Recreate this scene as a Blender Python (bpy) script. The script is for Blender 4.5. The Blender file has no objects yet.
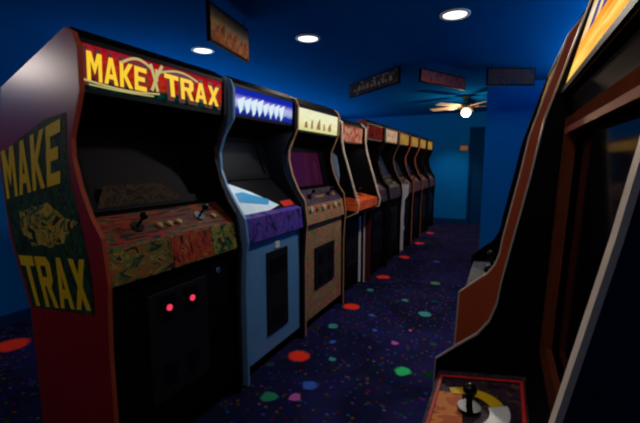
import bpy, bmesh, math, random
from mathutils import Vector, Matrix
C = bpy.context.scene.collection
SC = bpy.context.scene
PI = math.pi

# ------------------------------------------------------------ camera
F, EYE, VX, HY = 380.0, 1.30, 505.0, 163.0
pitch = -math.atan((211.5 - HY) / F)
yaw = math.atan((VX - 320) * math.cos(pitch) / F)
cam_d = bpy.data.cameras.new('camera'); cam = bpy.data.objects.new('camera', cam_d); C.objects.link(cam)
cam.location = (0, 0, EYE); cam.rotation_euler = (PI / 2 + pitch, 0, yaw)
cam_d.sensor_width = 36; cam_d.lens = F * 36 / 640; cam_d.clip_start = 0.01
SC.cycles.filter_width = 2.2   # a soft lens
SC.camera = cam
# ------------------------------------------------------------ exposure / world
SC.view_settings.view_transform = 'Standard'; SC.view_settings.look = 'None'
SC.view_settings.gamma = 1; SC.view_settings.use_curve_mapping = False
SC.view_settings.exposure = 0.0
W = bpy.data.worlds.new('world'); SC.world = W; W.use_nodes = True
W.node_tree.nodes['Background'].inputs[0].default_value = (0.02, 0.06, 0.2, 1)
W.node_tree.nodes['Background'].inputs[1].default_value = 0.05
CEIL = 2.35

def lamp(name, kind, loc, energy, color=(1, 1, 1), rot=(0, 0, 0), parent=None, **k):
    d = bpy.data.lights.new(name, kind); d.energy = energy; d.color = color
    for a, v in k.items(): setattr(d, a, v)
    o = bpy.data.objects.new(name, d); C.objects.link(o); o.location = loc; o.rotation_euler = rot
    if parent: o.parent = parent
    return o

# ------------------------------------------------------------ materials
def new_mat(name):
    m = bpy.data.materials.new(name); m.use_nodes = True
    return m, m.node_tree.nodes, m.node_tree.links, m.node_tree.nodes['Principled BSDF']
def mat(name, col, rough=0.5, metal=0.0, emit=None, es=0.0, spec=0.5, coat=0.0, var=0.0):
    m, N, L, b = new_mat(name)
    b.inputs['Base Color'].default_value = (*col, 1); b.inputs['Roughness'].default_value = rough
    b.inputs['Metallic'].default_value = metal; b.inputs['Specular IOR Level'].default_value = spec
    b.inputs['Coat Weight'].default_value = coat; b.inputs['Coat Roughness'].default_value = 0.12
    if emit: b.inputs['Emission Color'].default_value = (*emit, 1); b.inputs['Emission Strength'].default_value = es
    if var:
        t = N.new('ShaderNodeTexCoord'); n = N.new('ShaderNodeTexNoise'); n.inputs['Scale'].default_value = 9; n.inputs['Detail'].default_value = 5
        mx = N.new('ShaderNodeMix'); mx.data_type = 'RGBA'
        mx.inputs[6].default_value = (*[c * (1 - var) for c in col], 1); mx.inputs[7].default_value = (*[min(1, c * (1 + var)) for c in col], 1)
        L.new(t.outputs['Object'], n.inputs['Vector']); L.new(n.outputs['Fac'], mx.inputs[0]); L.new(mx.outputs[2], b.inputs['Base Color'])
    return m
def art(name, cols, scale=14, stretch=(1, 1, 1), rough=0.6, es=0.0, dist=2.0, seed=0.0, hard=True, bands=None):
    """Printed artwork: patches of the given colours (procedural). bands: colours from bottom to top (uv v) mixed below the patches."""
    m, N, L, b = new_mat(name)
    tc = N.new('ShaderNodeTexCoord'); mp = N.new('ShaderNodeMapping'); mp.inputs['Scale'].default_value = stretch
    mp.inputs['Location'].default_value = (seed, seed * 1.7, seed * .3)
    ns = N.new('ShaderNodeTexNoise'); ns.inputs['Scale'].default_value = scale; ns.inputs['Detail'].default_value = 3; ns.inputs['Distortion'].default_value = dist
    cr = N.new('ShaderNodeValToRGB'); cr.color_ramp.interpolation = 'CONSTANT' if hard else 'LINEAR'
    n = len(cols); e = cr.color_ramp.elements
    while len(e) < n: e.new(0.5)
    for i, c in enumerate(cols):
        e[i].position = 0.0 if i == 0 else 0.33 + 0.36 * (i / n); e[i].color = (*c, 1)
    L.new(tc.outputs['UV' if bands else 'Object'], mp.inputs['Vector']); L.new(mp.outputs[0], ns.inputs['Vector']); L.new(ns.outputs['Fac'], cr.inputs['Fac'])
    out = cr.outputs[0]
    if bands:
        sx = N.new('ShaderNodeSeparateXYZ'); L.new(tc.outputs['UV'], sx.inputs[0])
        wob = N.new('ShaderNodeMath'); wob.operation = 'MULTIPLY_ADD'; wob.inputs[1].default_value = 0.25; L.new(ns.outputs['Fac'], wob.inputs[0])
        sub = N.new('ShaderNodeMath'); sub.operation = 'SUBTRACT'; sub.inputs[1].default_value = 0.125; L.new(sx.outputs[1], sub.inputs[0]); L.new(sub.outputs[0], wob.inputs[2])
        c2 = N.new('ShaderNodeValToRGB'); e2 = c2.color_ramp.elements
        while len(e2) < len(bands): e2.new(0.5)
        for i, (p, c) in enumerate(bands): e2[i].position = p; e2[i].color = (*c, 1)
        L.new(wob.outputs[0], c2.inputs['Fac'])
        mx = N.new('ShaderNodeMix'); mx.data_type = 'RGBA'; mx.blend_type = 'MULTIPLY'; mx.inputs[0].default_value = 1
        L.new(c2.outputs[0], mx.inputs[6]); L.new(out, mx.inputs[7]); out = mx.outputs[2]
    b.inputs['Roughness'].default_value = rough; b.inputs['Specular IOR Level'].default_value = .2
    if not es: L.new(out, b.inputs['Base Color'])
    if es:
        L.new(out, b.inputs['Emission Color']); b.inputs['Emission Strength'].default_value = es
        b.inputs['Base Color'].default_value = (0, 0, 0, 1); b.inputs['Specular IOR Level'].default_value = 0.0
    return m
def paint_blue(name, col, rough=0.9, bump=0.15):
    m, N, L, b = new_mat(name)
    b.inputs['Roughness'].default_value = rough; b.inputs['Specular IOR Level'].default_value = 0.0
    tc = N.new('ShaderNodeTexCoord'); n = N.new('ShaderNodeTexNoise'); n.inputs['Scale'].default_value = 2.5; n.inputs['Detail'].default_value = 6
    mx = N.new('ShaderNodeMix'); mx.data_type = 'RGBA'
    mx.inputs[6].default_value = (*[c * .85 for c in col], 1); mx.inputs[7].default_value = (*[c * 1.15 for c in col], 1)
    n2 = N.new('ShaderNodeTexNoise'); n2.inputs['Scale'].default_value = 60; n2.inputs['Detail'].default_value = 4
    bp = N.new('ShaderNodeBump'); bp.inputs['Strength'].default_value = bump; bp.inputs['Distance'].default_value = 0.01
    L.new(tc.outputs['Object'], n.inputs['Vector']); L.new(tc.outputs['Object'], n2.inputs['Vector']); L.new(n.outputs['Fac'], mx.inputs[0])
    L.new(mx.outputs[2], b.inputs['Base Color']); L.new(n2.outputs['Fac'], bp.inputs['Height']); L.new(bp.outputs[0], b.inputs['Normal'])
    return m

M = dict(
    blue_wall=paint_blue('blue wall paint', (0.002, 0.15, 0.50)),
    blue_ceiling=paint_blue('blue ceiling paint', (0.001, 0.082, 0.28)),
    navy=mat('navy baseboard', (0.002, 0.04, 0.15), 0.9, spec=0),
    black=mat('black laminate', (0.002, 0.002, 0.003), 0.55, spec=.06),
    black_gloss=mat('black gloss', (0.003, 0.003, 0.004), 0.3, spec=.25),
    black_metal=mat('black metal', (0.008, 0.008, 0.009), 0.45, 0.0, spec=.2),
    chrome=mat('chrome', (0.7, 0.7, 0.7), 0.25, 1.0),
    white_plastic=mat('white plastic', (0.8, 0.78, 0.74), 0.4),
    white_trim=mat('white edging', (0.75, 0.62, 0.48), 0.45),
    grey_trim=mat('grey edging', (0.35, 0.30, 0.28), 0.4),
    black_trim=mat('black edging', (0.006, 0.006, 0.007), 0.5, spec=.08),
    red_side=mat('red laminate', (0.27, 0.007, 0.0), 0.28, spec=.7, var=0.15),
    maroon=mat('maroon laminate', (0.08, 0.007, 0.005), 0.4, var=0.2),
    peach=mat('peach laminate', (0.75, 0.25, 0.10), 0.45, var=0.15),
    brown=mat('brown wood', (0.10, 0.024, 0.010), 0.8, spec=0, var=0.5),
    red_highlight_edge=mat('red brown highlight and edging', (0.30, 0.05, 0.02), 0.5, spec=.1),  # shared by the painted bezel highlight and the red cabinet's edging
    orange_brown=mat('orange brown laminate', (0.50, 0.075, 0.018), 0.4, var=0.2),
    sky=mat('light blue laminate', (0.11, 0.30, 0.52), 0.45, var=0.1),
    pale_blue=mat('pale blue laminate', (0.30, 0.46, 0.70), 0.45, var=0.2),
    tan=mat('tan laminate', (0.48, 0.24, 0.10), 0.45, var=0.2),
    dark_navy=mat('dark navy laminate', (0.004, 0.008, 0.03), 0.4),
    glass=mat('dark screen glass', (0.002, 0.002, 0.004), 0.08, spec=0.4),
    dull_glass=mat('dull dark screen', (0.002, 0.002, 0.003), 0.6, spec=0.1),
    yellow=mat('yellow print', (0.8, 0.50, 0.005), 0.5, spec=.2),
    yellow_lit=mat('yellow backlit print', (0, 0, 0), 0.4, emit=(1.0, 0.62, 0.015), es=0.95),
    pale_lit=mat('pale yellow backlit print', (0, 0, 0), 0.4, emit=(0.9, 0.75, 0.25), es=0.55),
    dark_lit=mat('dark print on backlit panel', (0.02, 0.0, 0.0), 0.4, emit=(0.10, 0.005, 0.005), es=1.0),
    white_lit=mat('white backlit print', (0, 0, 0), 0.4, emit=(0.75, 0.9, 1.0), es=0.9),
    red_button=mat('red button', (0.7, 0.03, 0.02), 0.3),
    yellow_button=mat('yellow button', (0.45, 0.26, 0.05), 0.4),
    red_lamp=mat('lit coin return', (0.1, 0, 0), 0.3, emit=(1.0, 0.05, 0.12), es=.9),
    blue_print=mat('blue backlit print', (0, 0, 0), 0.6, spec=0, emit=(0.10, 0.13, 0.42), es=.7),
    lamp_disc=mat('lit downlight lens', (1, 1, 1), 0.5, emit=(1.0, 0.93, 0.82), es=3.0),
    fan_globe=mat('lit warm globe', (1, 1, 1), 0.5, emit=(1.0, 0.72, 0.42), es=4.0),
    fan_blade=mat('cream fan blade', (0.55, 0.42, 0.28), 0.45),
    brass=mat('brass', (0.6, 0.4, 0.12), 0.3, 1.0),
)
R_, O_, Y_, G_, K_ = (0.65, 0.02, 0.02), (0.75, 0.17, 0.02), (0.75, 0.5, 0.05), (0.03, 0.20, 0.05), (0.01, 0.01, 0.01)
M['mt_marquee'] = art('red and green marquee print', [(1, .75, .7), (.8, .3, .3), (1, 1, .9)], 5, (2, 1, 1), es=0.95, bands=[(0.0, (0.0, 0.012, 0.012)), (0.20, (0.0, 0.05, 0.03)), (0.34, (0.35, 0.03, 0.01)), (0.8, (0.5, 0.015, 0.02)), (1.0, (0.28, 0.01, 0.03))], hard=False)
M['blue_marquee'] = art('blue and white marquee print', [(1, 1, 1), (.65, .75, 1), (1, .9, .95)], 12, es=0.8, bands=[(0.0, (0.01, 0.02, 0.25)), (0.22, (0.02, 0.05, 0.4)), (0.36, (0.45, 0.65, 0.95)), (0.55, (0.75, 0.68, 0.95)), (0.68, (0.3, 0.25, 0.8)), (0.78, (0.01, 0.03, 0.5)), (1.0, (0.01, 0.03, 0.45))], hard=False)
M['cream_marquee'] = art('cream marquee print', [(.6, .5, .2), (1, .95, .75), (.95, 1, .75), (1, 1, .85)], 7, es=0.85, dist=1, hard=False, bands=[(0, (.8, .8, .4)), (.5, (1, 1, .75)), (1, (1, 1, .9))])
M['salmon_marquee'] = art('salmon marquee print', [(.6, .1, .06), (.9, .3, .2), (.9, .5, .3)], 9, es=0.45)
M['dark_red_marquee'] = art('dark red marquee print', [(.14, .01, .01), (.3, .03, .02), (.06, .01, .01)], 9, es=0.4)
M['peach_marquee'] = art('peach marquee print', [(.8, .35, .15), (.9, .6, .4), (.8, .7, .6)], 9, es=0.5)
M['amber_marquee'] = art('amber marquee print', [(.5, .25, .04), (.8, .45, .1), (.2, .08, .02)], 14, es=0.5)
M['orange_marquee'] = art('yellow and orange marquee print', [(.8, .5, .4), (1, .8, .7), (1, 1, 1), (1, .95, .9), (.9, .6, .5)], 6, (.5, 2.0, 1), es=1.15, hard=False, dist=.5, bands=[(0, (.9, .40, .04)), (.14, (1, .70, .16)), (.3, (.95, .36, .02)), (.45, (1, .85, .5)), (.6, (.75, .6, .45)), (.76, (1, .66, .12)), (1, (.4, .07, .01))])
M['mt_lip_green'] = art('green orange lip artwork', [K_, (.012, .09, .02), (.28, .06, .01), (.03, .14, .02), (.32, .16, .02), K_], 17, (1, .8, 1.6), seed=1.3, dist=1)
M['mt_lip_red'] = art('red orange lip artwork', [K_, (.30, .012, .006), (.42, .07, .01), (.25, .01, .006), (.45, .15, .015), K_], 20, (1, 1.6, .6), seed=2.3, dist=.6)
M['mt_lip_yellow'] = art('yellow green lip artwork', [K_, (.012, .09, .02), (.33, .22, .02), (.06, .2, .03), (.3, .05, .01)], 20, (1, 1, 1), seed=5.3, dist=1)
M['mt_cp'] = art('orange green control artwork', [K_, G_, (.3, .02, .01), (.5, .12, .02), G_, (.5, .3, .03), K_], 11, (1, 1.2, 2), seed=1.3)
M['mt_cp_top'] = art('red green control artwork', [K_, (.26, .012, .006), (.012, .06, .015), (.32, .04, .01), (.01, .01, .005), (.25, .012, .006)], 7, (6, .5, 1), seed=2.3, dist=.4)
M['side_art'] = art('black green side artwork', [(.002, .006, .004), (.006, .03, .010), (.015, .07, .02), (.002, .008, .004), (.02, .09, .03)], 14, (1.6, 1, .5), seed=4, rough=.6)
M['side_figure'] = art('mustard and green figure artwork', [(.004, .015, .008), (.5, .30, .01), (.03, .10, .04), (.55, .35, .02), (.004, .015, .008)], 10, seed=2)
M['purple_art'] = art('purple blue control artwork', [(.01, .01, .06), (.04, .03, .30), (.12, .03, .25), (.02, .08, .5), (.25, .02, .08)], 13, (1, 1, 1), seed=6)
M['white_cyan'] = art('white cyan shelf patch', [(.8, .9, .95), (.75, .88, .95), (.85, .9, .95)], 6)
M['cyan_swoosh'] = mat('cyan print', (0.03, 0.36, 0.70), 0.4)
M['tan_art'] = art('tan with green and pink artwork', [(.35, .20, .08), (.12, .20, .07), (.50, .28, .13), (.45, .06, .08), (.40, .24, .10)], 13, seed=3)
M['orange_console'] = art('orange red console print', [(.75, .06, .02), (.9, .16, .03), (.7, .03, .01)], 8)
M['cream_lit_patch'] = mat('cream lit patch', (0.9, 0.65, 0.28), 0.4)
M['dark_art'] = art('dark control artwork', [K_, (.05, .02, .1), (.12, .08, .05), K_], 20, seed=5)
M['r_cp'] = art('black and violet control artwork', [(.01, .008, .01), (.06, .02, .05), (.02, .02, .02), (.14, .07, .03)], 22, seed=7)
M['orange_cp'] = art('orange control artwork', [(.5, .10, .02), (.8, .25, .05), (.65, .12, .02)], 9, seed=7)
M['violet_screen'] = mat('violet lit screen', (0, 0, 0), 0.15, emit=(0.10, 0.01, 0.06), es=0.3)
M['dim_screen'] = mat('dim bluish screen', (0, 0, 0), 0.15, emit=(0.02, 0.03, 0.06), es=0.4)
M['brown_mottle'] = art('brown mottled patch', [(.02, .012, .005), (.05, .03, .012), (.008, .005, .003)], 12, rough=.8)
M['speckle_art'] = art('dark speckled control artwork', [(.004, .008, .02), (.04, .06, .09), (.004, .006, .02), (.06, .08, .10)], 45, seed=3)
M['flame_sign'] = art('orange flame sign print', [(.3, .1, .1), (.8, .5, .05), (1, .42, .05), (.55, .4, .6), (1, .7, .2)], 7, (1, 1, 1), seed=8, bands=[(0, (.25, .12, .06)), (.35, (1, .7, .4)), (.6, (1, .9, .7)), (.75, (.4, .4, .3)), (1, (.02, .02, .12))], hard=False)
M['dark_sign'] = art('black sign print', [(.012, .012, .012), (.10, .03, .012), (.02, .015, .012), (.30, .24, .14)], 9, seed=9)
M['red_sign'] = art('brick red sign print', [(.5, .06, .04), (.6, .12, .08), (.25, .04, .04)], 9, seed=3)
M['olive_sign'] = art('dark sign print with red', [(.008, .015, .04), (.03, .035, .01), (.10, .01, .015), (.008, .015, .04)], 10, seed=6)

def carpet():
    m, N, L, b = new_mat('speckled arcade carpet')
    b.inputs['Roughness'].default_value = 0.95; b.inputs['Specular IOR Level'].default_value = 0.05
    tc = N.new('ShaderNodeTexCoord'); P = tc.outputs['Object']
    def mixc(a, bcol, fac):
        mx = N.new('ShaderNodeMix'); mx.data_type = 'RGBA'
        if isinstance(a, tuple): mx.inputs[6].default_value = (*a, 1)
        else: L.new(a, mx.inputs[6])
        if isinstance(bcol, tuple): mx.inputs[7].default_value = (*bcol, 1)
        else: L.new(bcol, mx.inputs[7])
        L.new(fac, mx.inputs[0]); return mx.outputs[2]
    n = N.new('ShaderNodeTexNoise'); n.inputs['Scale'].default_value = 2.2; n.inputs['Detail'].default_value = 5; n.inputs['Distortion'].default_value = .8; L.new(P, n.inputs['Vector'])
    r = N.new('ShaderNodeMapRange'); r.inputs[1].default_value = .4; r.inputs[2].default_value = .62; L.new(n.outputs['Fac'], r.inputs[0])
    col = mixc((0.005, 0.007, 0.030), (0.014, 0.013, 0.075), r.outputs[0])
    v = N.new('ShaderNodeTexVoronoi'); v.inputs['Scale'].default_value = 24; L.new(P, v.inputs['Vector'])
    lt = N.new('ShaderNodeMath'); lt.operation = 'LESS_THAN'; lt.inputs[1].default_value = 0.26; L.new(v.outputs['Distance'], lt.inputs[0])
    hs = N.new('ShaderNodeHueSaturation'); hs.inputs['Saturation'].default_value = 1.3; hs.inputs['Value'].default_value = 0.22; L.new(v.outputs['Color'], hs.inputs['Color'])
    mul = N.new('ShaderNodeMix'); mul.data_type = 'RGBA'; mul.blend_type = 'MULTIPLY'; mul.inputs[0].default_value = 1; mul.inputs[7].default_value = (0.6, 0.35, 1.0, 1); L.new(hs.outputs[0], mul.inputs[6])
    col = mixc(col, mul.outputs[2], lt.outputs[0])
    v2 = N.new('ShaderNodeTexVoronoi'); v2.inputs['Scale'].default_value = 5.5; L.new(P, v2.inputs['Vector'])
    l2 = N.new('ShaderNodeMath'); l2.operation = 'LESS_THAN'; l2.inputs[1].default_value = 0.17; L.new(v2.outputs['Distance'], l2.inputs[0])
    h2 = N.new('ShaderNodeHueSaturation'); h2.inputs['Value'].default_value = .09; L.new(v2.outputs['Color'], h2.inputs['Color'])
    m2 = N.new('ShaderNodeMix'); m2.data_type = 'RGBA'; m2.blend_type = 'MULTIPLY'; m2.inputs[0].default_value = 1; m2.inputs[7].default_value = (0.25, 0.8, 1.0, 1); L.new(h2.outputs[0], m2.inputs[6])
    col = mixc(col, m2.outputs[2], l2.outputs[0])
    # wobble for the round motifs
    wn = N.new('ShaderNodeTexNoise'); wn.inputs['Scale'].default_value = 14; L.new(P, wn.inputs['Vector'])
    wv = N.new('ShaderNodeVectorMath'); wv.operation = 'SCALE'; wv.inputs['Scale'].default_value = 0.05; L.new(wn.outputs['Color'], wv.inputs[0])
    wa = N.new('ShaderNodeVectorMath'); wa.operation = 'ADD'; L.new(P, wa.inputs[0]); L.new(wv.outputs[0], wa.inputs[1])
    Q = wa.outputs[0]
    RED, GRN, TEAL, BLU, PNK = (1.0, 0.045, 0.02), (0.03, 0.55, 0.16), (0.05, 0.30, 0.28), (0.04, 0.12, 0.5), (0.5, 0.1, 0.35)
    spots = [(-1.19, y, .085, RED) for y in (0.13, 1.13, 2.13, 3.13, 4.13, 5.17, 6.2, 7.2)]
    spots[0:0] = [(-3.13, y, .12, RED) for y in (0.4, 1.37, 2.35)]
    spots += [(-.507, 2.25, .055, GRN), (-1.12, 1.66, .05, (.02, .25, .12)), (-.553, 3.24, .06, TEAL), (-1.173, 2.67, .05, TEAL), (-.964, 1.86, .05, BLU),
              (-.987, 1.72, .035, PNK), (-1.062, 2.418, .03, BLU), (-.97, 2.2, .03, TEAL), (-1.182, 3.635, .04, TEAL), (-.616, 4.16, .06, (.1, .28, .1)),
              (-.649, 2.6, .028, PNK), (-.60, 2.865, .02, PNK), (-.85, 2.745, .025, BLU), (-.96, 3.02, .03, BLU), (-.79, 3.5, .035, TEAL), (-.3, 1.2, .055, GRN),
              (-.25, 5.2, .08, RED), (-.55, 1.4, .04, BLU), (-.75, 5.1, .05, BLU), (-.2, 3.2, .06, RED), (-2.9, .9, .05, BLU), (-2.6, 1.9, .05, GRN)]
    for (x, y, rad, c) in spots:
        d = N.new('ShaderNodeVectorMath'); d.operation = 'DISTANCE'; L.new(Q, d.inputs[0]); d.inputs[1].default_value = (x + .025, y + .025, .025)
        s = N.new('ShaderNodeMapRange'); s.inputs[1].default_value = rad; s.inputs[2].default_value = rad * .72; L.new(d.outputs['Value'], s.inputs[0])
        col = mixc(col, c, s.outputs[0])
    L.new(col, b.inputs['Base Color'])
    fn = N.new('ShaderNodeTexNoise'); fn.inputs['Scale'].default_value = 180; L.new(P, fn.inputs['Vector'])
    bp = N.new('ShaderNodeBump'); bp.inputs['Strength'].default_value = .5; bp.inputs['Distance'].default_value = .004; L.new(fn.outputs['Fac'], bp.inputs['Height']); L.new(bp.outputs[0], b.inputs['Normal'])
    return m
M['carpet'] = carpet()

# ------------------------------------------------------------ mesh helpers
class MB:
    def __init__(s): s.bm = bmesh.new()
    def face(s, pts, mi=0):
        f = s.bm.faces.new([s.bm.verts.new(p) for p in pts]); f.material_index = mi; return f
    def box(s, a, b, mi=0):
        x0, y0, z0 = [min(a[i], b[i]) for i in range(3)]; x1, y1, z1 = [max(a[i], b[i]) for i in range(3)]
        v = [s.bm.verts.new(p) for p in ((x0, y0, z0), (x1, y0, z0), (x1, y1, z0), (x0, y1, z0), (x0, y0, z1), (x1, y0, z1), (x1, y1, z1), (x0, y1, z1))]
        for q in ((0, 3, 2, 1), (4, 5, 6, 7), (0, 1, 5, 4), (1, 2, 6, 5), (2, 3, 7, 6), (3, 0, 4, 7)): s.bm.faces.new([v[i] for i in q]).material_index = mi
        return s
    def prism(s, prof, y0, y1, mi=0, mi0=None, mi1=None):
        """prof: (u, z) outline, extruded across y"""
        A = [s.bm.verts.new((u, y0, z)) for u, z in prof]; B = [s.bm.verts.new((u, y1, z)) for u, z in prof]
        n = len(prof)
        s.bm.faces.new(A).material_index = mi if mi0 is None else mi0
        s.bm.faces.new(B[::-1]).material_index = mi if mi1 is None else mi1
        for i in range(n): s.bm.faces.new([A[i], B[i], B[(i + 1) % n], A[(i + 1) % n]]).material_index = mi
        return s
    def ribbon(s, line, y0, y1, t, mi=0):
        """a strip of thickness t laid outside the (u, z) polyline"""
        out = []
        for i, (u, z) in enumerate(line):
            a = line[max(0, i - 1)]; b = line[min(len(line) - 1, i + 1)]
            d = Vector((b[0] - a[0], b[1] - a[1])); d = d.normalized() if d.length > 0 else Vector((0, 1))
            out.append((u + d.y * t, z - d.x * t))
        return s.prism(list(line) + out[::-1], y0, y1, mi)
    def slab(s, a, b, y0, y1, t, mi=0):
        return s.ribbon([a, b], y0, y1, t, mi)
    def tube(s, p, q, r, n=12, r2=None, mi=0, cap=True):
        p, q = Vector(p), Vector(q); d = (q - p).normalized(); a = d.orthogonal().normalized(); b = d.cross(a); r2 = r if r2 is None else r2
        A = [s.bm.verts.new(p + (a * math.cos(2 * PI * i / n) + b * math.sin(2 * PI * i / n)) * r) for i in range(n)]
        B = [s.bm.verts.new(q + (a * math.cos(2 * PI * i / n) + b * math.sin(2 * PI * i / n)) * r2) for i in range(n)]
        for i in range(n):
            f = s.bm.faces.new([A[i], A[(i + 1) % n], B[(i + 1) % n], B[i]]); f.smooth = True; f.material_index = mi
        if cap: s.bm.faces.new(A[::-1]).material_index = mi; s.bm.faces.new(B).material_index = mi
        return s
    def ball(s, c, r, mi=0, sz=1.0):
        g = bmesh.ops.create_uvsphere(s.bm, u_segments=16, v_segments=10, radius=r, matrix=Matrix.Translation(c) @ Matrix.Diagonal((1, 1, sz, 1)))
        for v in g['verts']:
            for f in v.link_faces: f.smooth = True; f.material_index = mi
        return s
    def build(s, name, mats, parent=None, bevel=0.0):
        bmesh.ops.recalc_face_normals(s.bm, faces=s.bm.faces)
        me = bpy.data.meshes.new(name); s.bm.to_mesh(me); s.bm.free()
        for m in (mats if isinstance(mats, (list, tuple)) else [mats]): me.materials.append(M[m] if isinstance(m, str) else m)
        o = bpy.data.objects.new(name, me); C.objects.link(o)
        if parent: o.parent = parent
        if bevel:
            b = o.modifiers.new('edge', 'BEVEL'); b.width = bevel; b.segments = 2; b.limit_method = 'ANGLE'
        return o
def plate(name, corners, mats, parent, t=0.003, n=None):
    """thin panel through 4 corners (bottom-start, bottom-end, top-end, top-start) with uv, thickness t along its normal"""
    c = [Vector(p) for p in corners]
    nn = (c[1] - c[0]).cross(c[3] - c[0]).normalized()
    if n is not None and nn.dot(Vector(n)) < 0: nn = -nn
    bm = bmesh.new(); uvl = bm.loops.layers.uv.new('uv')
    A = [bm.verts.new(p) for p in c]; B = [bm.verts.new(p + nn * t) for p in c]
    uvs = {}
    for i, u in enumerate(((0, 0), (1, 0), (1, 1), (0, 1))): uvs[A[i]] = u; uvs[B[i]] = u
    bm.faces.new(A[::-1]); bm.faces.new(B)
    for i in range(4): bm.faces.new([A[i], A[(i + 1) % 4], B[(i + 1) % 4], B[i]])
    for f in bm.faces:
        for l in f.loops: l[uvl].uv = uvs[l.vert]
    bmesh.ops.recalc_face_normals(bm, faces=bm.faces)
    me = bpy.data.meshes.new(name); bm.to_mesh(me); bm.free()
    for m in (mats if isinstance(mats, (list, tuple)) else [mats]): me.materials.append(M[m])
    o = bpy.data.objects.new(name, me); C.objects.link(o); o.parent = parent
    return o
def bil(c, u, v):
    return (c[0] * (1 - u) + c[1] * u) * (1 - v) + (c[3] * (1 - u) + c[2] * u) * v
def _r(a, b, c, d): return [(a, b), (c, b), (c, d), (a, d)]
GLYPH = {
    'M': [_r(0, 0, .25, 1), _r(.75, 0, 1, 1), [(.05, 1), (.31, 1), (.5, .62), (.5, .22)], [(.95, 1), (.69, 1), (.5, .62), (.5, .22)]],
    'A': [[(0, 0), (.27, 0), (.60, 1), (.36, 1)], [(1, 0), (.73, 0), (.40, 1), (.64, 1)], [(.25, .2), (.75, .2), (.70, .38), (.30, .38)]],
    'K': [_r(0, 0, .28, 1), [(.28, .38), (.28, .62), (.68, 1), (1, 1), (.45, .45)], [(.40, .62), (1, 0), (.68, 0), (.28, .42)]],
    'E': [_r(0, 0, .30, 1), _r(0, 0, 1, .2), _r(0, .4, .85, .6), _r(0, .8, 1, 1)],
    'T': [_r(0, .8, 1, 1), _r(.35, 0, .65, .85)],
    'R': [_r(0, 0, .28, 1), _r(0, .82, .8, 1), _r(0, .42, .8, .6), [(.66, .46), (.82, .42), (1, .55), (1, .88), (.82, 1), (.66, .96)], [(.42, .45), (.74, .45), (1, 0), (.70, 0)]],
    'X': [[(0, 0), (.31, 0), (1, 1), (.69, 1)], [(1, 0), (.69, 0), (0, 1), (.31, 1)]]}
def lettering(name, text, corners, m, parent, out, t=0.002, bold=0.0, gap=.12):
    """flat raised block letters fitted into the quad (bottom-start, bottom-end, top-end, top-start)"""
    c = [Vector(p) for p in corners]; out = Vector(out).normalized() * t; mb = MB(); n = len(text); w = (1 - gap * (n - 1) / n) / n; st = w + gap / n
    for k, ch in enumerate(text):
        for qi, q in enumerate(GLYPH[ch]):
            cx = sum(p[0] for p in q) / len(q); cy = sum(p[1] for p in q) / len(q)
            pts = [(x + bold * (1 if x > cx else -1), y + bold * .6 * (1 if y > cy else -1)) for x, y in q]
            mb.face([bil(c, k * st + x * w, y) + out * (1 + .0003 * qi / t) for x, y in pts])
    return mb.build(name, m, parent)
def tag(o, label, cat, group=None, kind=None):
    if label: o['label'] = label
    if cat: o['category'] = cat
    if group: o['group'] = group
    if kind: o['kind'] = kind
    return o
def thing(name, label, cat, loc, rz=0, group=None):
    o = bpy.data.objects.new(name, None); C.objects.link(o); o.location = loc; o.rotation_euler = (0, 0, rz); o.empty_display_size = .1
    return tag(o, label, cat, group)
def struct(name, mb, m):
    o = mb.build(name, m); o['kind'] = 'structure'; return o

# ------------------------------------------------------------ room
XL, XR, YB, YF = -3.55, 0.95, -3.2, 8.7
WT = 0.12
struct('floor', MB().box((XL - WT, YB - WT, -.1), (2.6, YF + WT, 0)), 'carpet')
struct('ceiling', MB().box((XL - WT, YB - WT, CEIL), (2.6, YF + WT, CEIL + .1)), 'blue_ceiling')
struct('wall_left', MB().box((XL - WT, YB, 0), (XL, YF, CEIL)), 'blue_wall')
struct('wall_right', MB().box((XR, YB, 0), (XR + WT, 5.75, CEIL)), 'blue_wall')
struct('wall_back', MB().box((XL - WT, YB - WT, 0), (XR + WT, YB, CEIL)), 'blue_wall')
struct('wall_pier', MB().box((-.266, 5.75, 0), (2.6, 5.95, CEIL)), 'blue_wall')
struct('wall_east', MB().box((2.5, 5.95, 0), (2.6, YF, CEIL)), 'blue_wall')
DX0, DX1 = -.68, .14
w = MB().box((XL - WT, YF, 0), (DX0, YF + WT, CEIL)).box((DX1, YF, 0), (2.6, YF + WT, CEIL)).box((DX0, YF, 2.02), (DX1, YF + WT, CEIL))
struct('wall_front', w, 'blue_wall')
struct('dark_panel_1', MB().box((DX0 + .03, YF + .04, 0), (DX1 - .03, YF + .09, 1.99)), 'navy')  # dark navy panel set back in the end wall opening
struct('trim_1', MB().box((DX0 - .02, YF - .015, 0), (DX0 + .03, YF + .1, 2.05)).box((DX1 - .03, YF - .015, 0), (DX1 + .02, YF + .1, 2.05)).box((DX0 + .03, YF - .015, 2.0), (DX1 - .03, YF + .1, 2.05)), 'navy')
struct('baseboard_front', MB().box((XL, YF - .015, 0), (DX0 - .02, YF, .09)), 'navy')
struct('baseboard_left', MB().box((XL, YB, 0), (XL + .015, YF - .015, .09)), 'navy')
struct('baseboard_pier', MB().box((-.266, 5.735, 0), (XR, 5.75, .09)), 'navy')

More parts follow.
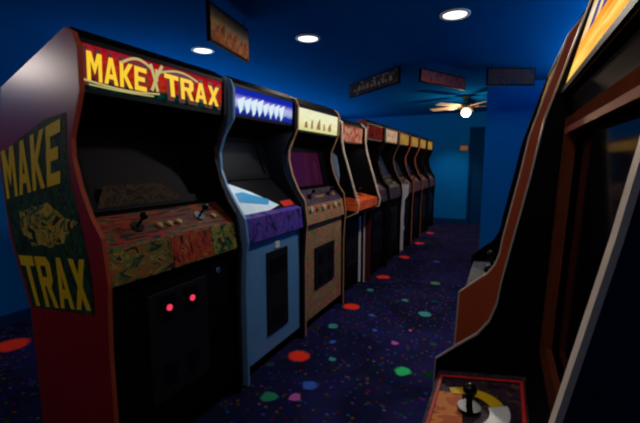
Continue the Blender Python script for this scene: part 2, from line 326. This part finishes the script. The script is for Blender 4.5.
# ------------------------------------------------------------ ceiling lights
def downlight(x, y, label, watts, spot=2.3):
    t = thing('recessed_downlight', label, 'ceiling light', (x, y, CEIL), 0, 'round recessed downlights')
    mb = MB()
    n = 28
    prof = [(0.105, 0), (0.105, -.008), (0.085, -.012), (0.078, -.004)]
    rings = [[mb.bm.verts.new((r * math.cos(2 * PI * i / n), r * math.sin(2 * PI * i / n), z)) for i in range(n)] for r, z in prof]
    for a, b in zip(rings, rings[1:]):
        for i in range(n): mb.bm.faces.new([a[i], a[(i + 1) % n], b[(i + 1) % n], b[i]]).smooth = True
    mb.build('trim_ring', 'white_plastic', t)
    MB().tube((0, 0, -.006), (0, 0, -.001), .080, 28).build('lens', 'lamp_disc', t)
    lamp('downlight_beam', 'SPOT', (0, 0, -.03), watts, (1.0, .9, .78), (0, 0, 0), t, spot_size=spot, spot_blend=.6 if spot < 3 else .2, shadow_soft_size=.07)
downlight(-2.606, 2.875, 'recessed round downlight beside the hanging orange flame sign', 14)
downlight(-1.561, 2.998, 'recessed round downlight above the light blue cabinet, middle of three', 30)
downlight(-.378, 2.988, 'brightest round recessed downlight, over the open carpet aisle', 60, 3.08)
downlight(-2.6, -.4, 'added unseen downlight before the lettered side of the big red cabinet', 8)  # added out of view for the sheen on the red side panel
downlight(-1.02, 8.0, 'added downlight beyond the ceiling fan, washing the end wall', 45, 1.6)  # added near the fan globe to brighten the lower end wall

def fan():
    t = thing('ceiling_fan', 'ceiling fan with lit globe at the far end of the aisle', 'ceiling fan', (-.60, 6.55, CEIL))
    MB().tube((0, 0, -.05), (0, 0, 0), .05, 20, .07).build('canopy', 'brass', t)
    MB().tube((0, 0, -.12), (0, 0, -.05), .014).build('downrod', 'brass', t)
    MB().tube((0, 0, -.20), (0, 0, -.12), .10, 24, .07).build('motor', 'brass', t)
    for k in range(5):
        a = 2 * PI * k / 5 + .30
        b = MB().box((.17, -.06, -.003), (.60, .06, .003)); b.box((.06, -.015, -.004), (.19, .015, .004))
        o = b.build('blade', 'fan_blade', t); o.location = (0, 0, -.165); o.rotation_euler = (.2, 0, a)
    g = MB().ball((0, 0, -.26), .075, 0, .85).build('globe', 'fan_globe', t)
    lamp('globe_light', 'POINT', (0, 0, -.40), 30, (1.0, .72, .45), parent=t, shadow_soft_size=.08)
fan()
def sconce(x, y, z, label, e):  # added lamp out of view, placed for the glare on the red side
    t = thing('added_sconce', label, 'wall lamp', (x, y, z))
    MB().box((0, -.05, -.10), (.02, .05, .06)).build('back_plate', 'white_plastic', t)
    MB().tube((.075, 0, -.05), (.075, 0, .05), .055, 24, .07).build('shade', 'lamp_disc', t)
    lamp('side_glare_light', 'POINT', (.20, 0, 0), e, (1.0, .86, .76), parent=t, shadow_soft_size=.12)
sconce(XL, -.02, 2.05, 'added unseen sconce on the blue wall behind the red cabinet', 12)
def dome(x, y, label, e):  # made-up lamp out of view, put in to light the hanging signs
    t = thing('added_dome_lamp', label, 'ceiling lamp', (x, y, CEIL))
    MB().tube((0, 0, -.03), (0, 0, 0), .13, 28).build('base', 'white_plastic', t)
    MB().ball((0, 0, -.035), .11, 0, .5).build('shade', 'lamp_disc', t)
    lamp('sign_fill_light', 'POINT', (0, 0, -.16), e, (1.0, .9, .78), parent=t, shadow_soft_size=.1)
dome(-.35, .15, 'added unseen dome lamp on the ceiling beside the dark cabinet with yellow marquee', 11)
def trough(x, y0, y1, z, label, e, w=.10):
    """made-up trough of blue tube light, out of view, added to brighten ceiling and walls"""
    br = x - XL - w - .001 if x < 0 else .0
    t = thing('added_uplight_trough', label, 'uplight', (x, (y0 + y1) / 2, z), 0, 'added blue uplight troughs')
    h = (y1 - y0) / 2
    MB().prism([(-w, 0), (w, 0), (w, .01), (-w, .01)], -h, h).prism([(-w, .01), (-w + .008, .01), (-w + .008, .07), (-w, .07)], -h, h).prism([(w - .008, .01), (w, .01), (w, .07), (w - .008, .07)], -h, h).box((-w - br, -.02, -.01), (-w, .02, .0)).build('housing', 'black_metal', t)
    MB().tube((0, -h + .05, .03), (0, h - .05, .03), .015, 10).build('tube', 'lamp_disc', t)
    lamp('ceiling_fill_light', 'AREA', (0, 0, .08), e, (.45, .75, 1.0), (PI, 0, 0), t, shape='RECTANGLE', size=.15, size_y=2 * h - .1)
trough(XL + .30, 2.3, 8.0, 1.25, 'added unseen long uplight trough along the wall behind the long cabinet row', 30)
trough(XR - .101, 2.4, 5.2, 1.9, 'added unseen short uplight trough on the wall beyond the orange brown cabinet', 22)

# ------------------------------------------------------------ hanging marquee signs
def sign(label, a, b, z0, z1, m, extra=None):
    a, b = Vector(a), Vector(b); mid = (a + b) / 2; L_ = (b - a).length
    t = thing('hanging_sign', label, 'sign', (mid.x, mid.y, z0), math.atan2(b.y - a.y, b.x - a.x), 'old marquee panels hung from the ceiling')
    h = z1 - z0; w = L_ / 2
    MB().box((-w, -.012, 0), (w, .012, h)).build('panel', 'black', t)
    plate('printed_face', [(-w + .012, -.012, .012), (w - .012, -.012, .012), (w - .012, -.012, h - .012), (-w + .012, -.012, h - .012)], m, t, .003, (0, -1, 0))
    for s in (-1, 1): MB().tube((s * w * .8, 0, h), (s * w * .8, 0, CEIL - z0), .004, 6).build('wire', 'black_metal', t)
    if extra: extra(t, w, h)
    return t
def flames(t, w, h):
    c = lambda u, v: (-w + 2 * w * u, -.016, h * v)
    for k, (u, a, b) in enumerate(((.1, .1, .52), (.24, .08, .62), (.4, .1, .55), (.55, .06, .6), (.7, .08, .5), (.84, .05, .6))):
        mb = MB(); mb.prism([(-w + 2 * w * (u - .05), h * a), (-w + 2 * w * (u + .07), h * (a + .02)), (-w + 2 * w * (u + .09), h * b), (-w + 2 * w * u, h * (b - .15))], -.018, -.0155)
        mb.build('printed_flame', 'orange_cp', t)
sign('orange and purple flame marquee panel hung over the red cabinet', (-1.715, 1.945), (-1.816, 2.489), 2.06, 2.30, 'flame_sign', flames)
def scrawl(t, w, h):
    rnd = random.Random(4)
    x = -w * .75
    while x < w * .7:
        a = rnd.uniform(.02, .05); MB().box((x, -.0175, h * .3), (x + a, -.0155, h * rnd.uniform(.45, .7))).build('faded_print', 'tan', t); x += a + rnd.uniform(.015, .05)
sign('black marquee panel with faded tan print hung high over the aisle edge', (-1.859, 4.742), (-1.038, 4.062), 2.13, 2.30, 'dark_sign', scrawl)
sign('brick red marquee panel hung between the black one and the fan', (-.868, 4.237), (-.483, 4.954), 2.158, 2.30, 'red_sign')
sign('very dark marquee panel with red smudge hung before the blue pier', (-.228, 4.546), (.231, 4.768), 2.12, 2.30, 'olive_sign')

# ------------------------------------------------------------ arcade cabinets
P_STD = [(0, 0), (0, .60), (.012, .80), (.02, .86), (0, 1.03), (-.05, 1.10), (-.10, 1.21), (-.128, 1.32), (-.125, 1.39), (-.085, 1.48), (-.055, 1.55), (-.05, 1.70), (-.07, 1.745), (-.11, 1.765)]
B_STD = [(-.55, 1.60), (-.62, 1.32), (-.60, 1.0), (-.49, .68), (-.48, 0)]
P_GUN = [(-.05, 0), (-.05, .78), (.11, .86), (.12, .93), (.10, .98), (-.03, 1.40), (-.05, 1.50), (-.05, 1.66), (-.10, 1.70)]
B_GUN = [(-.60, 1.60), (-.66, 1.2), (-.60, 0)]
P_R = [(.04, 0), (.05, .62), (.043, .833), (-.008, .88), (-.045, .912), (-.069, .948), (-.082, .99), (-.088, 1.04), (-.129, 1.265), (-.148, 1.386), (-.195, 1.553), (-.235, 1.69), (-.28, 1.75)]
B_R = [(-.74, 1.70), (-.78, 1.0), (-.78, 0)]
TP = .018

def cabinet(label, y0, y1, xf=-1.287, right=False, prof=P_STD, back=B_STD, side='red_side', inner='black', edge='black_trim', edge_t=.004,
            front='black', cp='dark_art', lip=None, marquee='amber_marquee', mq=((-.075, 1.565), (-.068, 1.72)), sc=((-.13, 1.10), (-.30, 1.44)),
            screen='dim_screen', bezel='black', coin='black_metal', joy='red_button', light=None, detail=2, cp_edge=(0.014, .845), cp_top=((-.01, .985), (-.13, 1.09)), edges=None):
    wd = y1 - y0; TP = .011 if right else .018
    t = thing('arcade_cabinet', label, 'arcade machine', (xf, (y0 + y1) / 2, 0), PI if right else 0, 'arcade cabinets in the two rows')
    h = wd / 2; i0 = -h + TP; i1 = h - TP; near = -1 if not right else 1     # near: local y side that faces the camera
    outline = prof + back
    if edges is None: edges = (edge, edge)
    for s in (-1, 1):
        ya, yb = (s * h, s * (h - TP))
        mb = MB().prism(outline, ya, yb, 0, 0, 1)
        p = mb.build('side_panel', [side, inner], t)
        mb = MB().ribbon(prof, min(ya, yb) + .0005, max(ya, yb) - .0005, edge_t); mb.build('edge_molding', edges[0 if s == near else 1], p)
    # lower front with coin door
    fu = min(prof[0][0], prof[1][0]) - .02
    MB().box((fu - .016, i0, .09), (fu, i1, cp_edge[1])).build('front_panel', front, t)
    MB().box((fu - .05, i0, 0), (fu - .035, i1, .09)).build('kick_plate', 'black', t)
    # control panel: lip + top
    lp = [(fu, cp_edge[1] - .004), (cp_edge[0], cp_edge[1]), cp_top[0], (cp_top[0][0] - .02, cp_top[0][1] - .03), (fu, cp_edge[1] + .05)]
    MB().prism(lp, i0, i1).build('control_lip', lip or cp, t)
    a, b = cp_top
    c = MB().ribbon([b, a], i0, i1, .012).build('control_panel', cp, t)
    d = Vector((b[0] - a[0], 0, b[1] - a[1])); nrm = Vector((-d.z, 0, d.x)).normalized()
    if nrm.z < 0: nrm = -nrm
    if detail >= 1 and joy:
        for yy in ((-.16, .16) if detail >= 2 else (0,)):
            q = Vector((a[0], yy * wd / .7, a[1])) + d * .5
            MB().tube(q, q + nrm * .006, .028, 16).tube(q, q + nrm * .055, .006).ball(q + nrm * .065, .017).build('joystick', joy if detail >= 2 else 'black_gloss', t)
        for yy in ((-.07, -.02, .03, .24) if detail >= 2 else (.1, .15)):
            q = Vector((a[0], yy * wd / .7, a[1])) + d * .4
            MB().tube(q, q + nrm * .01, .014, 14).tube(q, q + nrm * .014, .010, 14).build('button', 'yellow_button', t)
    # screen and bezel
    s0, s1 = Vector((sc[0][0], 0, sc[0][1])), Vector((sc[1][0], 0, sc[1][1])); sd = s1 - s0
    sn = Vector((sd.z, 0, -sd.x)).normalized()
    def sp(u, v, o=0): 
        q = s0 + sd * v + sn * o; return (q.x, i0 + (i1 - i0) * u, q.z)
    mb = MB()
    for (ua, ub, va, vb) in ((0, .13, 0, 1), (.87, 1, 0, 1), (.13, .87, 0, .1), (.13, .87, .9 if not right else .94, 1)):
        c8 = [sp(ua, va), sp(ub, va), sp(ub, vb), sp(ua, vb), sp(ua, va, .01), sp(ub, va, .01), sp(ub, vb, .01), sp(ua, vb, .01)]
        v = [mb.bm.verts.new(p) for p in c8]
        for q in ((0, 3, 2, 1), (4, 5, 6, 7), (0, 1, 5, 4), (1, 2, 6, 5), (2, 3, 7, 6), (3, 0, 4, 7)): mb.bm.faces.new([v[k] for k in q])
    bz = mb.build('bezel', bezel, t)
    plate('screen', [sp(.10, .07, -.012), sp(.90, .07, -.012), sp(.90, .93, -.012), sp(.10, .93, -.012)], screen, t, .006, sn)
    # shelf from the control panel to the screen, canopy from the screen to the marquee
    MB().ribbon([(s0.x, s0.z), cp_top[1]], i0, i1, .010).build('screen_shelf', 'black', t)
    MB().ribbon([(mq[0][0] - .01, mq[0][1] - .012), (s1.x, s1.z)], i0, i1, .010).build('speaker_panel', 'black', t)
    # marquee box
    (mu0, mz0), (mu1, mz1) = mq
    bx = MB().prism([(mu0 - .004, mz0), (mu1 - .004, mz1), (mu1 - .14, mz1), (mu0 - .14, mz0)], i0, i1).build('marquee_box', 'black', t)
    pl = plate('marquee', [(mu0 - .004, i0 + .004, mz0 + .004), (mu0 - .004, i1 - .004, mz0 + .004), (mu1 - .004, i1 - .004, mz1 - .004), (mu1 - .004, i0 + .004, mz1 - .004)], marquee, t, .005, (1, 0, 0))
    r = MB().slab((mu0, mz0 - (.005 if right else .012)), (mu0, mz0 + .004), i0, i1, .006); r.slab((mu1, mz1 - .004), (mu1 - .002, mz1 + .012), i0, i1, .006); r.build('marquee_retainer', 'black_trim', t)
    # top and back
    MB().ribbon([prof[-1], (mu1 - .01, mz1 + .012)] if prof[-1][0] < mu1 - .02 else [prof[-1], prof[-2]], i0, i1, -.010).build('top_rail', 'black', t)
    MB().ribbon([back[-1]] + back[::-1][1:] + [prof[-1]], i0, i1, .012).build('back_panel', 'black', t)
    if coin:
        cy = 0; z0, z1 = .27, .72; cw = .16
        cd = MB().box((fu, -cw, z0), (fu + .008, cw, z1)).build('coin_door', coin, t, .004)
        if detail >= 1:
            for s in (-1, 1):
                MB().box((fu + .008, s * .07 - .03, z0 + .27), (fu + .016, s * .07 + .03, z0 + .38)).build('coin_slot', 'black_gloss', cd)
                MB().box((fu + .008, s * .07 - .035, z0 + .05), (fu + .013, s * .07 + .035, z0 + .16)).build('coin_return', 'black_gloss', cd)
    if light:
        lamp('marquee_tube_light', 'AREA', ((mu0 - .035) if prof is not P_R else mu0 + .02, 0, mz0 - .045), light[0], light[1], (0, 0, 0), t, shape='RECTANGLE', size=.05, size_y=wd * .8)
    t_info = dict(t=t, h=h, i0=i0, i1=i1, fu=fu, sp=sp, near=near, yc=(y0 + y1) / 2, xf=xf)
    return t_info

# --- big red cabinet with green and yellow lettering
I = cabinet('big red cabinet with yellow lettering on its red marquee and green side artwork', .86, 1.635, side='red_side', inner='black', edges=('red_highlight_edge', 'black_trim'), marquee='mt_marquee',
            mq=((-.068, 1.56), (-.060, 1.72)), sc=((-.17, 1.10), (-.34, 1.46)), cp='mt_cp_top', lip='mt_cp', coin=None, joy='black_gloss', light=(.10, (1, .6, .4)), screen='dull_glass')
t, yc = I['t'], I['yc']
def mp(Y, z, o=0): return (-.0655 + (z - 1.56) * .05 + o, Y - yc, z)
NX = (1, 0, 0)
for mm, o, g in (('dark_lit', .002, .012), ('yellow_lit', .004, 0)):
    lettering('lettering', 'MAKE', [mp(.895 - g, 1.592 - g), mp(1.145 + g, 1.590 - g), mp(1.145 + g, 1.680 + g), mp(.895 - g, 1.692 + g)], mm, t, NX, o + .0015, .07 if g else 0)
    lettering('lettering', 'TRAX', [mp(1.245 - g, 1.592 - g), mp(1.585 + g, 1.588 - g), mp(1.585 + g, 1.680 + g), mp(1.235 - g, 1.684 + g)], mm, t, NX, o + .0015, .07 if g else 0)
def curve_strip(name, pts, wdt, m, parent, o):
    mb = MB(); n = len(pts)
    for i in range(n - 1):
        (a, b), (c, d) = pts[i], pts[i + 1]; k = Vector((c - a, d - b)).normalized(); px, pz = -k.y * wdt / 2, k.x * wdt / 2
        mb.face([mp(a + px, b + pz, o), mp(c + px, d + pz, o), mp(c - px, d - pz, o), mp(a - px, b - pz, o)])
    return mb.build(name, m, parent)
curve_strip('printed_swoosh', [(1.03 + .15 * (k / 12.), 1.680 + .030 * math.sin(PI * k / 12)) for k in range(13)], .010, 'pale_lit', t, .0062)
curve_strip('printed_swoosh', [(1.215 + .22 * (k / 12.), 1.682 + .022 * math.sin(PI * k / 12)) for k in range(13)], .008, 'pale_lit', t, .0062)
curve_strip('printed_underline', [(.88 + .33 * (k / 8.), 1.592 - .012 * math.sin(PI * k / 8)) for k in range(9)], .007, 'pale_lit', t, .0062)
curve_strip('printed_underline', [(.90 + .28 * (k / 8.), 1.578 - .004 * math.sin(PI * k / 8)) for k in range(9)], .005, 'pale_lit', t, .0062)
# little winged figure between the two words
for pts in ([(1.165, 1.705), (1.185, 1.65), (1.20, 1.60)], [(1.225, 1.71), (1.195, 1.66), (1.17, 1.60)], [(1.195, 1.69), (1.195, 1.64)]):
    curve_strip('printed_figure', pts, .014, 'pale_lit', t, .0066)
# side artwork on the red panel that faces the camera
sy = .86 - yc
def sw(X, z, o=.002): return (X + 1.287, sy - o, z)
art_pts = [(-1.905, 1.34), (-1.733, 1.398), (-1.555, 1.462), (-1.425, 1.480), (-1.437, 1.347), (-1.432, 1.238), (-1.385, 1.057), (-1.352, .90), (-1.350, .735), (-1.80, .667), (-1.87, .95), (-1.893, 1.1)]
art_pts = [(max(x, -1.287 - .61) if z > .95 else x, z) for x, z in art_pts]
art_pts = [(-1.89, 1.33), (-1.733, 1.398), (-1.555, 1.462), (-1.425, 1.480), (-1.437, 1.347), (-1.432, 1.238), (-1.385, 1.057), (-1.352, .90), (-1.350, .735), (-1.757, .70), (-1.845, .93), (-1.885, 1.1)]
mb = MB(); mb.prism([(x + 1.287, z) for x, z in art_pts], sy - .0015, sy + .001); mb.build('side_artwork', 'side_art', t)
NY = (0, -1, 0)
lettering('side_lettering', 'MAKE', [sw(-1.868, 1.15), sw(-1.490, 1.225), sw(-1.455, 1.460), sw(-1.878, 1.345)], 'yellow', t, NY, .001)
lettering('side_lettering', 'TRAX', [sw(-1.758, .705), sw(-1.365, .750), sw(-1.385, .945), sw(-1.825, .915)], 'yellow', t, NY, .001)
mb = MB(); pts = []
rnd = random.Random(2)
for k in range(22):
    a = 2 * PI * k / 22; rr = .8 + .35 * rnd.random() * (1 if k % 2 else .2)
    pts.append((-1.62 + .20 * rr * math.cos(a) + 1.287, 1.055 + .090 * rr * math.sin(a)))
mb.prism(pts, sy - .003, sy + .001); mb.build('side_figure', 'side_figure', t)
# coin door with two lit returns and the lock
fu = I['fu']
cd = MB().box((fu, 1.05 - yc, .25), (fu + .008, 1.40 - yc, .75)).build('coin_door', 'black_metal', t, .004)
for Y in (1.155, 1.292):
    MB().box((fu + .008, Y - yc - .035, .62), (fu + .014, Y - yc + .035, .73)).build('coin_slot', 'black_gloss', cd)
    MB().tube((fu + .014, Y - yc, .671), (fu + .020, Y - yc, .671), .014, 14).build('lit_button', 'red_lamp', cd)
    MB().box((fu + .008, Y - yc - .03, .32), (fu + .013, Y - yc + .03, .42)).build('coin_return', 'black_gloss', cd)
MB().tube((fu, 1.485 - yc, .753), (fu + .012, 1.485 - yc, .753), .016, 18).build('lock', 'chrome', t)
for nm, ya, yb in (('mt_lip_green', .885, 1.17), ('mt_lip_red', 1.18, 1.42), ('mt_lip_yellow', 1.43, 1.612)):
    plate('lip_artwork', [(.014, ya - yc, .852), (.014, yb - yc, .852), (-.009, yb - yc, .978), (-.009, ya - yc, .978)], nm, t, .003, NX)
plate('brown_bezel_patch', [I['sp'](.12, .04, .0105), I['sp'](.75, .04, .0105), I['sp'](.60, .28, .0105), I['sp'](.2, .28, .0105)], 'brown_mottle', t, .002, NX)  # brown mottled patch low on the bezel

# --- light blue cabinet
P_BLUE = [(0, 0), (0, .60), (.012, .80), (.02, .86), (.005, .99), (-.03, 1.04), (-.115, 1.17), (-.15, 1.26), (-.155, 1.36), (-.12, 1.45), (-.055, 1.54), (-.05, 1.70), (-.07, 1.745), (-.11, 1.765)]
I = cabinet('light blue cabinet with tall black coin door and blue white marquee', 1.69, 2.385, side='sky', edges=('sky', 'black_trim'), front='sky', marquee='blue_marquee',
            cp='purple_art', lip='purple_art', coin=None, prof=P_BLUE, sc=((-.24, 1.19), (-.35, 1.47)), cp_top=((-.002, .985), (-.045, 1.00)), light=(1.3, (.75, .92, 1.0)), screen='dull_glass', joy=None)
t, yc, fu = I['t'], I['yc'], I['fu']
cd = MB().box((fu, 1.935 - yc, .20), (fu + .010, 2.185 - yc, .745)).build('coin_door', 'black_metal', t, .004)
MB().box((fu + .010, 1.97 - yc, .60), (fu + .016, 2.15 - yc, .70)).build('coin_slot', 'black_gloss', cd)
MB().box((fu + .010, 1.99 - yc, .28), (fu + .016, 2.13 - yc, .36)).build('coin_return', 'black_gloss', cd)
MB().box((fu, 2.035 - yc, .755), (fu + .006, 2.085 - yc, .80)).build('price_sticker', 'white_plastic', t)
def bl(Y, s, o): # on the steep shelf between control panel and screen
    a, b = Vector((-.045, 0, 1.00)), Vector((-.24, 0, 1.19)); q = a.lerp(b, s) + Vector((.19, 0, .195)).normalized() * o
    return (q.x, Y - yc, q.z)
mb = MB(); mb.face([bl(1.712, 0.0, .004), bl(2.02, 0.0, .004), bl(2.16, .10, .004), bl(1.98, .60, .004), bl(1.80, .98, .004), bl(1.712, .98, .004)]); mb.build('white_patch', 'white_cyan', t)  # pale polygon over the near part of the shelf
mb = MB(); mb.face([bl(1.80, .35, .006), bl(2.05, .16, .006), bl(2.10, .30, .006), bl(1.90, .62, .006), bl(1.82, .6, .006)]); mb.build('cyan_artwork', 'cyan_swoosh', t)
mb = MB(); mb.face([bl(2.2, .02, .005), bl(2.34, .02, .005), bl(2.34, .2, .005), bl(2.2, .2, .005)]); mb.build('red_artwork', 'red_button', t)
def bm_(Y, z, o=0): return (-.071 + (z - 1.565) * .045 + o, Y - yc, z)
rnd = random.Random(3)
y = 1.75
for k in range(8):      # unreadable jagged script: abstract strokes
    wv = .048; z0 = 1.583 + rnd.uniform(0, .014); z1 = 1.650 + rnd.uniform(0, .02)
    mb = MB(); mb.face([bm_(y + .02, z0 - .012, .0045), bm_(y + wv * .9, z0 + rnd.uniform(0, .03), .0045), bm_(y + wv * 1.35, z1 + .012, .0045), bm_(y - .004, z1 - .014, .0045)]); mb.build('printed_stroke', 'white_lit', t)
    y += .062

# --- tan cabinet
I = cabinet('tan cabinet with green and pink front art and cream marquee', 2.405, 3.165, side='dark_navy', edges=('tan', 'tan'), front='tan_art', marquee='cream_marquee',
            mq=((-.065, 1.535), (-.058, 1.70)), cp='dark_art', lip='tan_art', coin=None, screen='violet_screen', sc=((-.15, 1.08), (-.22, 1.42)), light=(.12, (1, .95, .7)), joy='black_gloss')
t, yc, fu = I['t'], I['yc'], I['fu']
cd = MB().box((fu, 2.60 - yc, .30), (fu + .010, 2.98 - yc, .64)).build('coin_door', 'black_metal', t, .004)
for s in (2.70, 2.88):
    MB().box((fu + .01, s - yc - .03, .50), (fu + .016, s - yc + .03, .60)).build('coin_slot', 'black_gloss', cd)
    MB().box((fu + .01, s - yc - .03, .34), (fu + .016, s - yc + .03, .42)).build('coin_return', 'black_gloss', cd)
for k in range(6):
    q = Vector((.004, -.28 + k * .11, .955)); MB().tube(q, q + Vector((.012, 0, 0)), .018, 14).build('button', 'white_trim' if k % 2 == 0 else 'yellow_button', t)
def cm(Y, z, o=.0045): return (-.062 + (z - 1.535) * .04 + o, Y - yc, z)
for k, (a, b) in enumerate(((2.52, 2.57), (2.62, 2.66), (2.72, 2.79), (2.84, 2.88), (2.93, 3.0))):
    mb = MB(); mb.face([cm(a, 1.56), cm(b, 1.56), cm(b - .01, 1.61 + .02 * (k % 3)), cm(a + .01, 1.60 + .015 * (k % 2))]); mb.build('printed_figure', 'tan', t)

# --- console cabinet with orange deck
I = cabinet('black cabinet with jutting orange red console and sloping white edge', 3.20, 3.87, side='black', edges=('white_trim', 'white_trim'), edge_t=.012, prof=P_GUN, back=B_GUN, front='black',
            marquee='salmon_marquee', mq=((-.085, 1.50), (-.075, 1.655)), sc=((-.20, 1.05), (-.30, 1.42)), cp='orange_console', lip='orange_console', cp_edge=(.10, .862), cp_top=((.098, .945), (-.19, 1.0)), joy='black_gloss', light=(.5, (1, .8, .6)))
t = I['t']
plate('lit_corner', [(.075, I['i0'] + .02, .953), (.075, I['i0'] + .16, .953), (-.08, I['i0'] + .16, .982), (-.08, I['i0'] + .02, .982)], 'cream_lit_patch', t, .004, (0, 0, 1))  # cream plate paints the lit near corner of the console
yn = -I['h']
MB().prism([(-.20, .90), (.115, .862), (.125, .93), (.10, .978), (-.20, 1.02)], yn - .008, yn + .001).build('console_side', 'orange_console', t)
MB().prism([(-.26, 1.04), (-.07, 1.04), (-.06, 1.20), (-.09, 1.36), (-.16, 1.42), (-.28, 1.30)], yn - .004, yn + .001).build('side_artwork', 'pale_blue', t)
MB().box((I['fu'], I['i1'] - .10, .03), (I['fu'] + .012, I['i1'] - .06, .74)).build('front_trim', 'white_plastic', t)
# --- the receding row
def n_cab(): return len([o for o in C.objects if o.name.startswith('arcade_cabinet')]) - 1
far = [
    ('maroon cabinet standing beyond the orange console cabinet', 3.92, 4.58, dict(side='maroon', front='black', marquee='dark_red_marquee', edges=('maroon', 'black_trim'), light=(.12, (1, .3, .2)))),
    ('black cabinet with a peach and white marquee beyond the maroon one', 4.62, 5.28, dict(side='black', marquee='peach_marquee', light=(.12, (1, .8, .6)))),
    ('black cabinet with broad white front edge, midway down the row', 5.33, 5.98, dict(side='peach', marquee='amber_marquee', edges=('black_trim', 'black_trim'), leg=True, light=(.1, (1, .8, .6)))),
    ('peach sided cabinet just beyond the white edged one', 6.05, 6.69, dict(side='peach', marquee='amber_marquee', light=(.1, (1, .8, .6)))),
    ('second peach sided cabinet, next to last in the long row', 6.75, 7.39, dict(side='peach', marquee='amber_marquee')),
    ('last small dark cabinet of the long row by the end wall', 7.45, 8.09, dict(side='black', marquee='amber_marquee')),
]
for lab, a, b, kw in far:
    cabinet(lab, a, b, detail=1, **{k: v for k, v in kw.items() if k != 'leg'})
    if kw.get('leg'):
        MB().prism([(-.02, .05), (.035, .05), (.035, .35), (.05, .38), (.035, .42), (.045, .78), (.09, .86), (.10, 1.0), (-.06, 1.0), (-.06, .9), (-.02, .8)], -.345, -.324).build('side_bumper', 'white_plastic', bpy.data.objects['arcade_cabinet' + ('.%03d' % (n_cab(),) if n_cab() else '')])

# --- right row
I = cabinet('dark cabinet with glowing yellow orange marquee and black ball top joystick', .206, .906, xf=-.08, right=True, prof=P_R, back=B_R, side='dark_navy', inner='black', edges=('white_trim', 'grey_trim'), edge_t=.003,
            front='black', cp='r_cp', lip='orange_brown', marquee='orange_marquee', mq=((-.176, 1.436), (-.232, 1.68)), sc=((-.178, .90), (-.192, 1.385)), cp_edge=(.034, .72), cp_top=((.036, .807), (-.145, .837)),
            screen='glass', bezel='brown', joy=None, coin='black_metal', detail=1)
t, h = I['t'], I['h']
xf, yc = I['xf'], I['yc']
def rp(X, Y, o=0.0): # a point on the control panel (world X, Y)
    u = xf - X; z = .807 + (.036 - u) * (.030 / .181) + o
    return (u, yc - Y, z)
X0, X1, Y0, Y1 = -.108, .060, .235, .868
mb = MB()
for (a, b, c, d) in ((X0, X1, Y1 - .008, Y1), (X0, X1, Y0, Y0 + .008), (X0, X0 + .006, Y0, Y1), (X1 - .006, X1, Y0, Y1)):
    mb.face([rp(a, c, .004), rp(b, c, .004), rp(b, d, .004), rp(a, d, .004)])
mb.build('red_border', 'red_button', t)
mb = MB(); mb.face([rp(X0 + .007, Y0 + .01, .003), rp(-.055, Y0 + .01, .003), rp(-.035, .60, .003), rp(-.055, .80, .003), rp(X0 + .007, .80, .003)]); mb.build('orange_artwork', 'orange_cp', t)
def arc(r0, r1, a0, a1, o, m, cx=-.055, cy=.735):
    mb = MB(); n = 18
    for k in range(n):
        p, q = a0 + (a1 - a0) * k / n, a0 + (a1 - a0) * (k + 1) / n
        mb.face([rp(cx + r0 * math.cos(p), cy + r0 * math.sin(p), o), rp(cx + r1 * math.cos(p), cy + r1 * math.sin(p), o), rp(cx + r1 * math.cos(q), cy + r1 * math.sin(q), o), rp(cx + r0 * math.cos(q), cy + r0 * math.sin(q), o)])
    return mb.build('print_highlight_arc', m, t)
arc(.060, .085, -1.2, 1.9, .0045, 'yellow')
arc(.055, .090, -1.0, .35, .0055, 'white_plastic')  # white arc paints a bright highlight over the yellow print
q = Vector(rp(-.037, .745, .004))
MB().tube(q, q + Vector((0, 0, .006)), .022, 20).tube(q, q + Vector((0, 0, .035)), .006).ball(q + Vector((0, 0, .040)), .013).build('joystick', 'black_gloss', t)
for X, Y in ((-.08, .66), (-.02, .60), (.02, .50)):
    q = Vector(rp(X, Y, .004)); MB().tube(q, q + Vector((0, 0, .008)), .012, 14).tube(q, q + Vector((0, 0, .012)), .009, 14).build('button', 'red_button', t)
sp = I['sp']
mb = MB(); mb.prism([(-.1775, .90 + .485 * .935), (-.1755, .90 + .485 * .935), (-.1755, .90 + .485 * .955), (-.1775, .90 + .485 * .955)], I['i0'] + .06, I['i1'] - .06).build('bezel_highlight', 'red_highlight_edge', t)  # lighter strip paints the thin highlight along the bezel top
# abstract blue letter blocks along the marquee
rnd = random.Random(5)
def rm(Y, s, o=.006): return (-.180 + (-.056) * s + o, yc - Y, 1.436 + .244 * s)
for k in range(6):
    Y = .80 - k * .09
    mb = MB(); mb.face([rm(Y, .34), rm(Y - .05, .34), rm(Y - .06, .62), rm(Y - .01, .66)]); mb.build('printed_letter_block', 'blue_print', t)

I = cabinet('orange brown cabinet standing just beyond the yellow marquee one', 1.42, 2.05, xf=-.08, right=True, prof=P_R, back=B_R, side='orange_brown', inner='black', edges=('white_trim', 'black_trim'), edge_t=.004,
            front='black', cp='speckle_art', lip='orange_brown', marquee='amber_marquee', mq=((-.185, 1.452), (-.236, 1.68)), sc=((-.178, .90), (-.192, 1.385)), cp_edge=(.034, .72), cp_top=((.036, .807), (-.145, .837)),
            screen='glass', bezel='black', joy='black_gloss', coin='black_metal', detail=2)
t = I['t']
MB().box((-.150, I['i0'], .838), (-.140, I['i1'], .852)).build('instruction_strip', 'tan', t)

# --- small notice on the far wall
t = thing('wall_notice', 'small brown framed notice on the far blue wall', 'picture frame', (-.80, YF, 1.55))
MB().box((-.09, -.02, 0), (.09, 0, .13)).build('frame', 'brown', t)
plate('paper', [(-.075, -.02, .015), (.075, -.02, .015), (.075, -.02, .115), (-.075, -.02, .115)], 'tan', t, .003, (0, -1, 0))
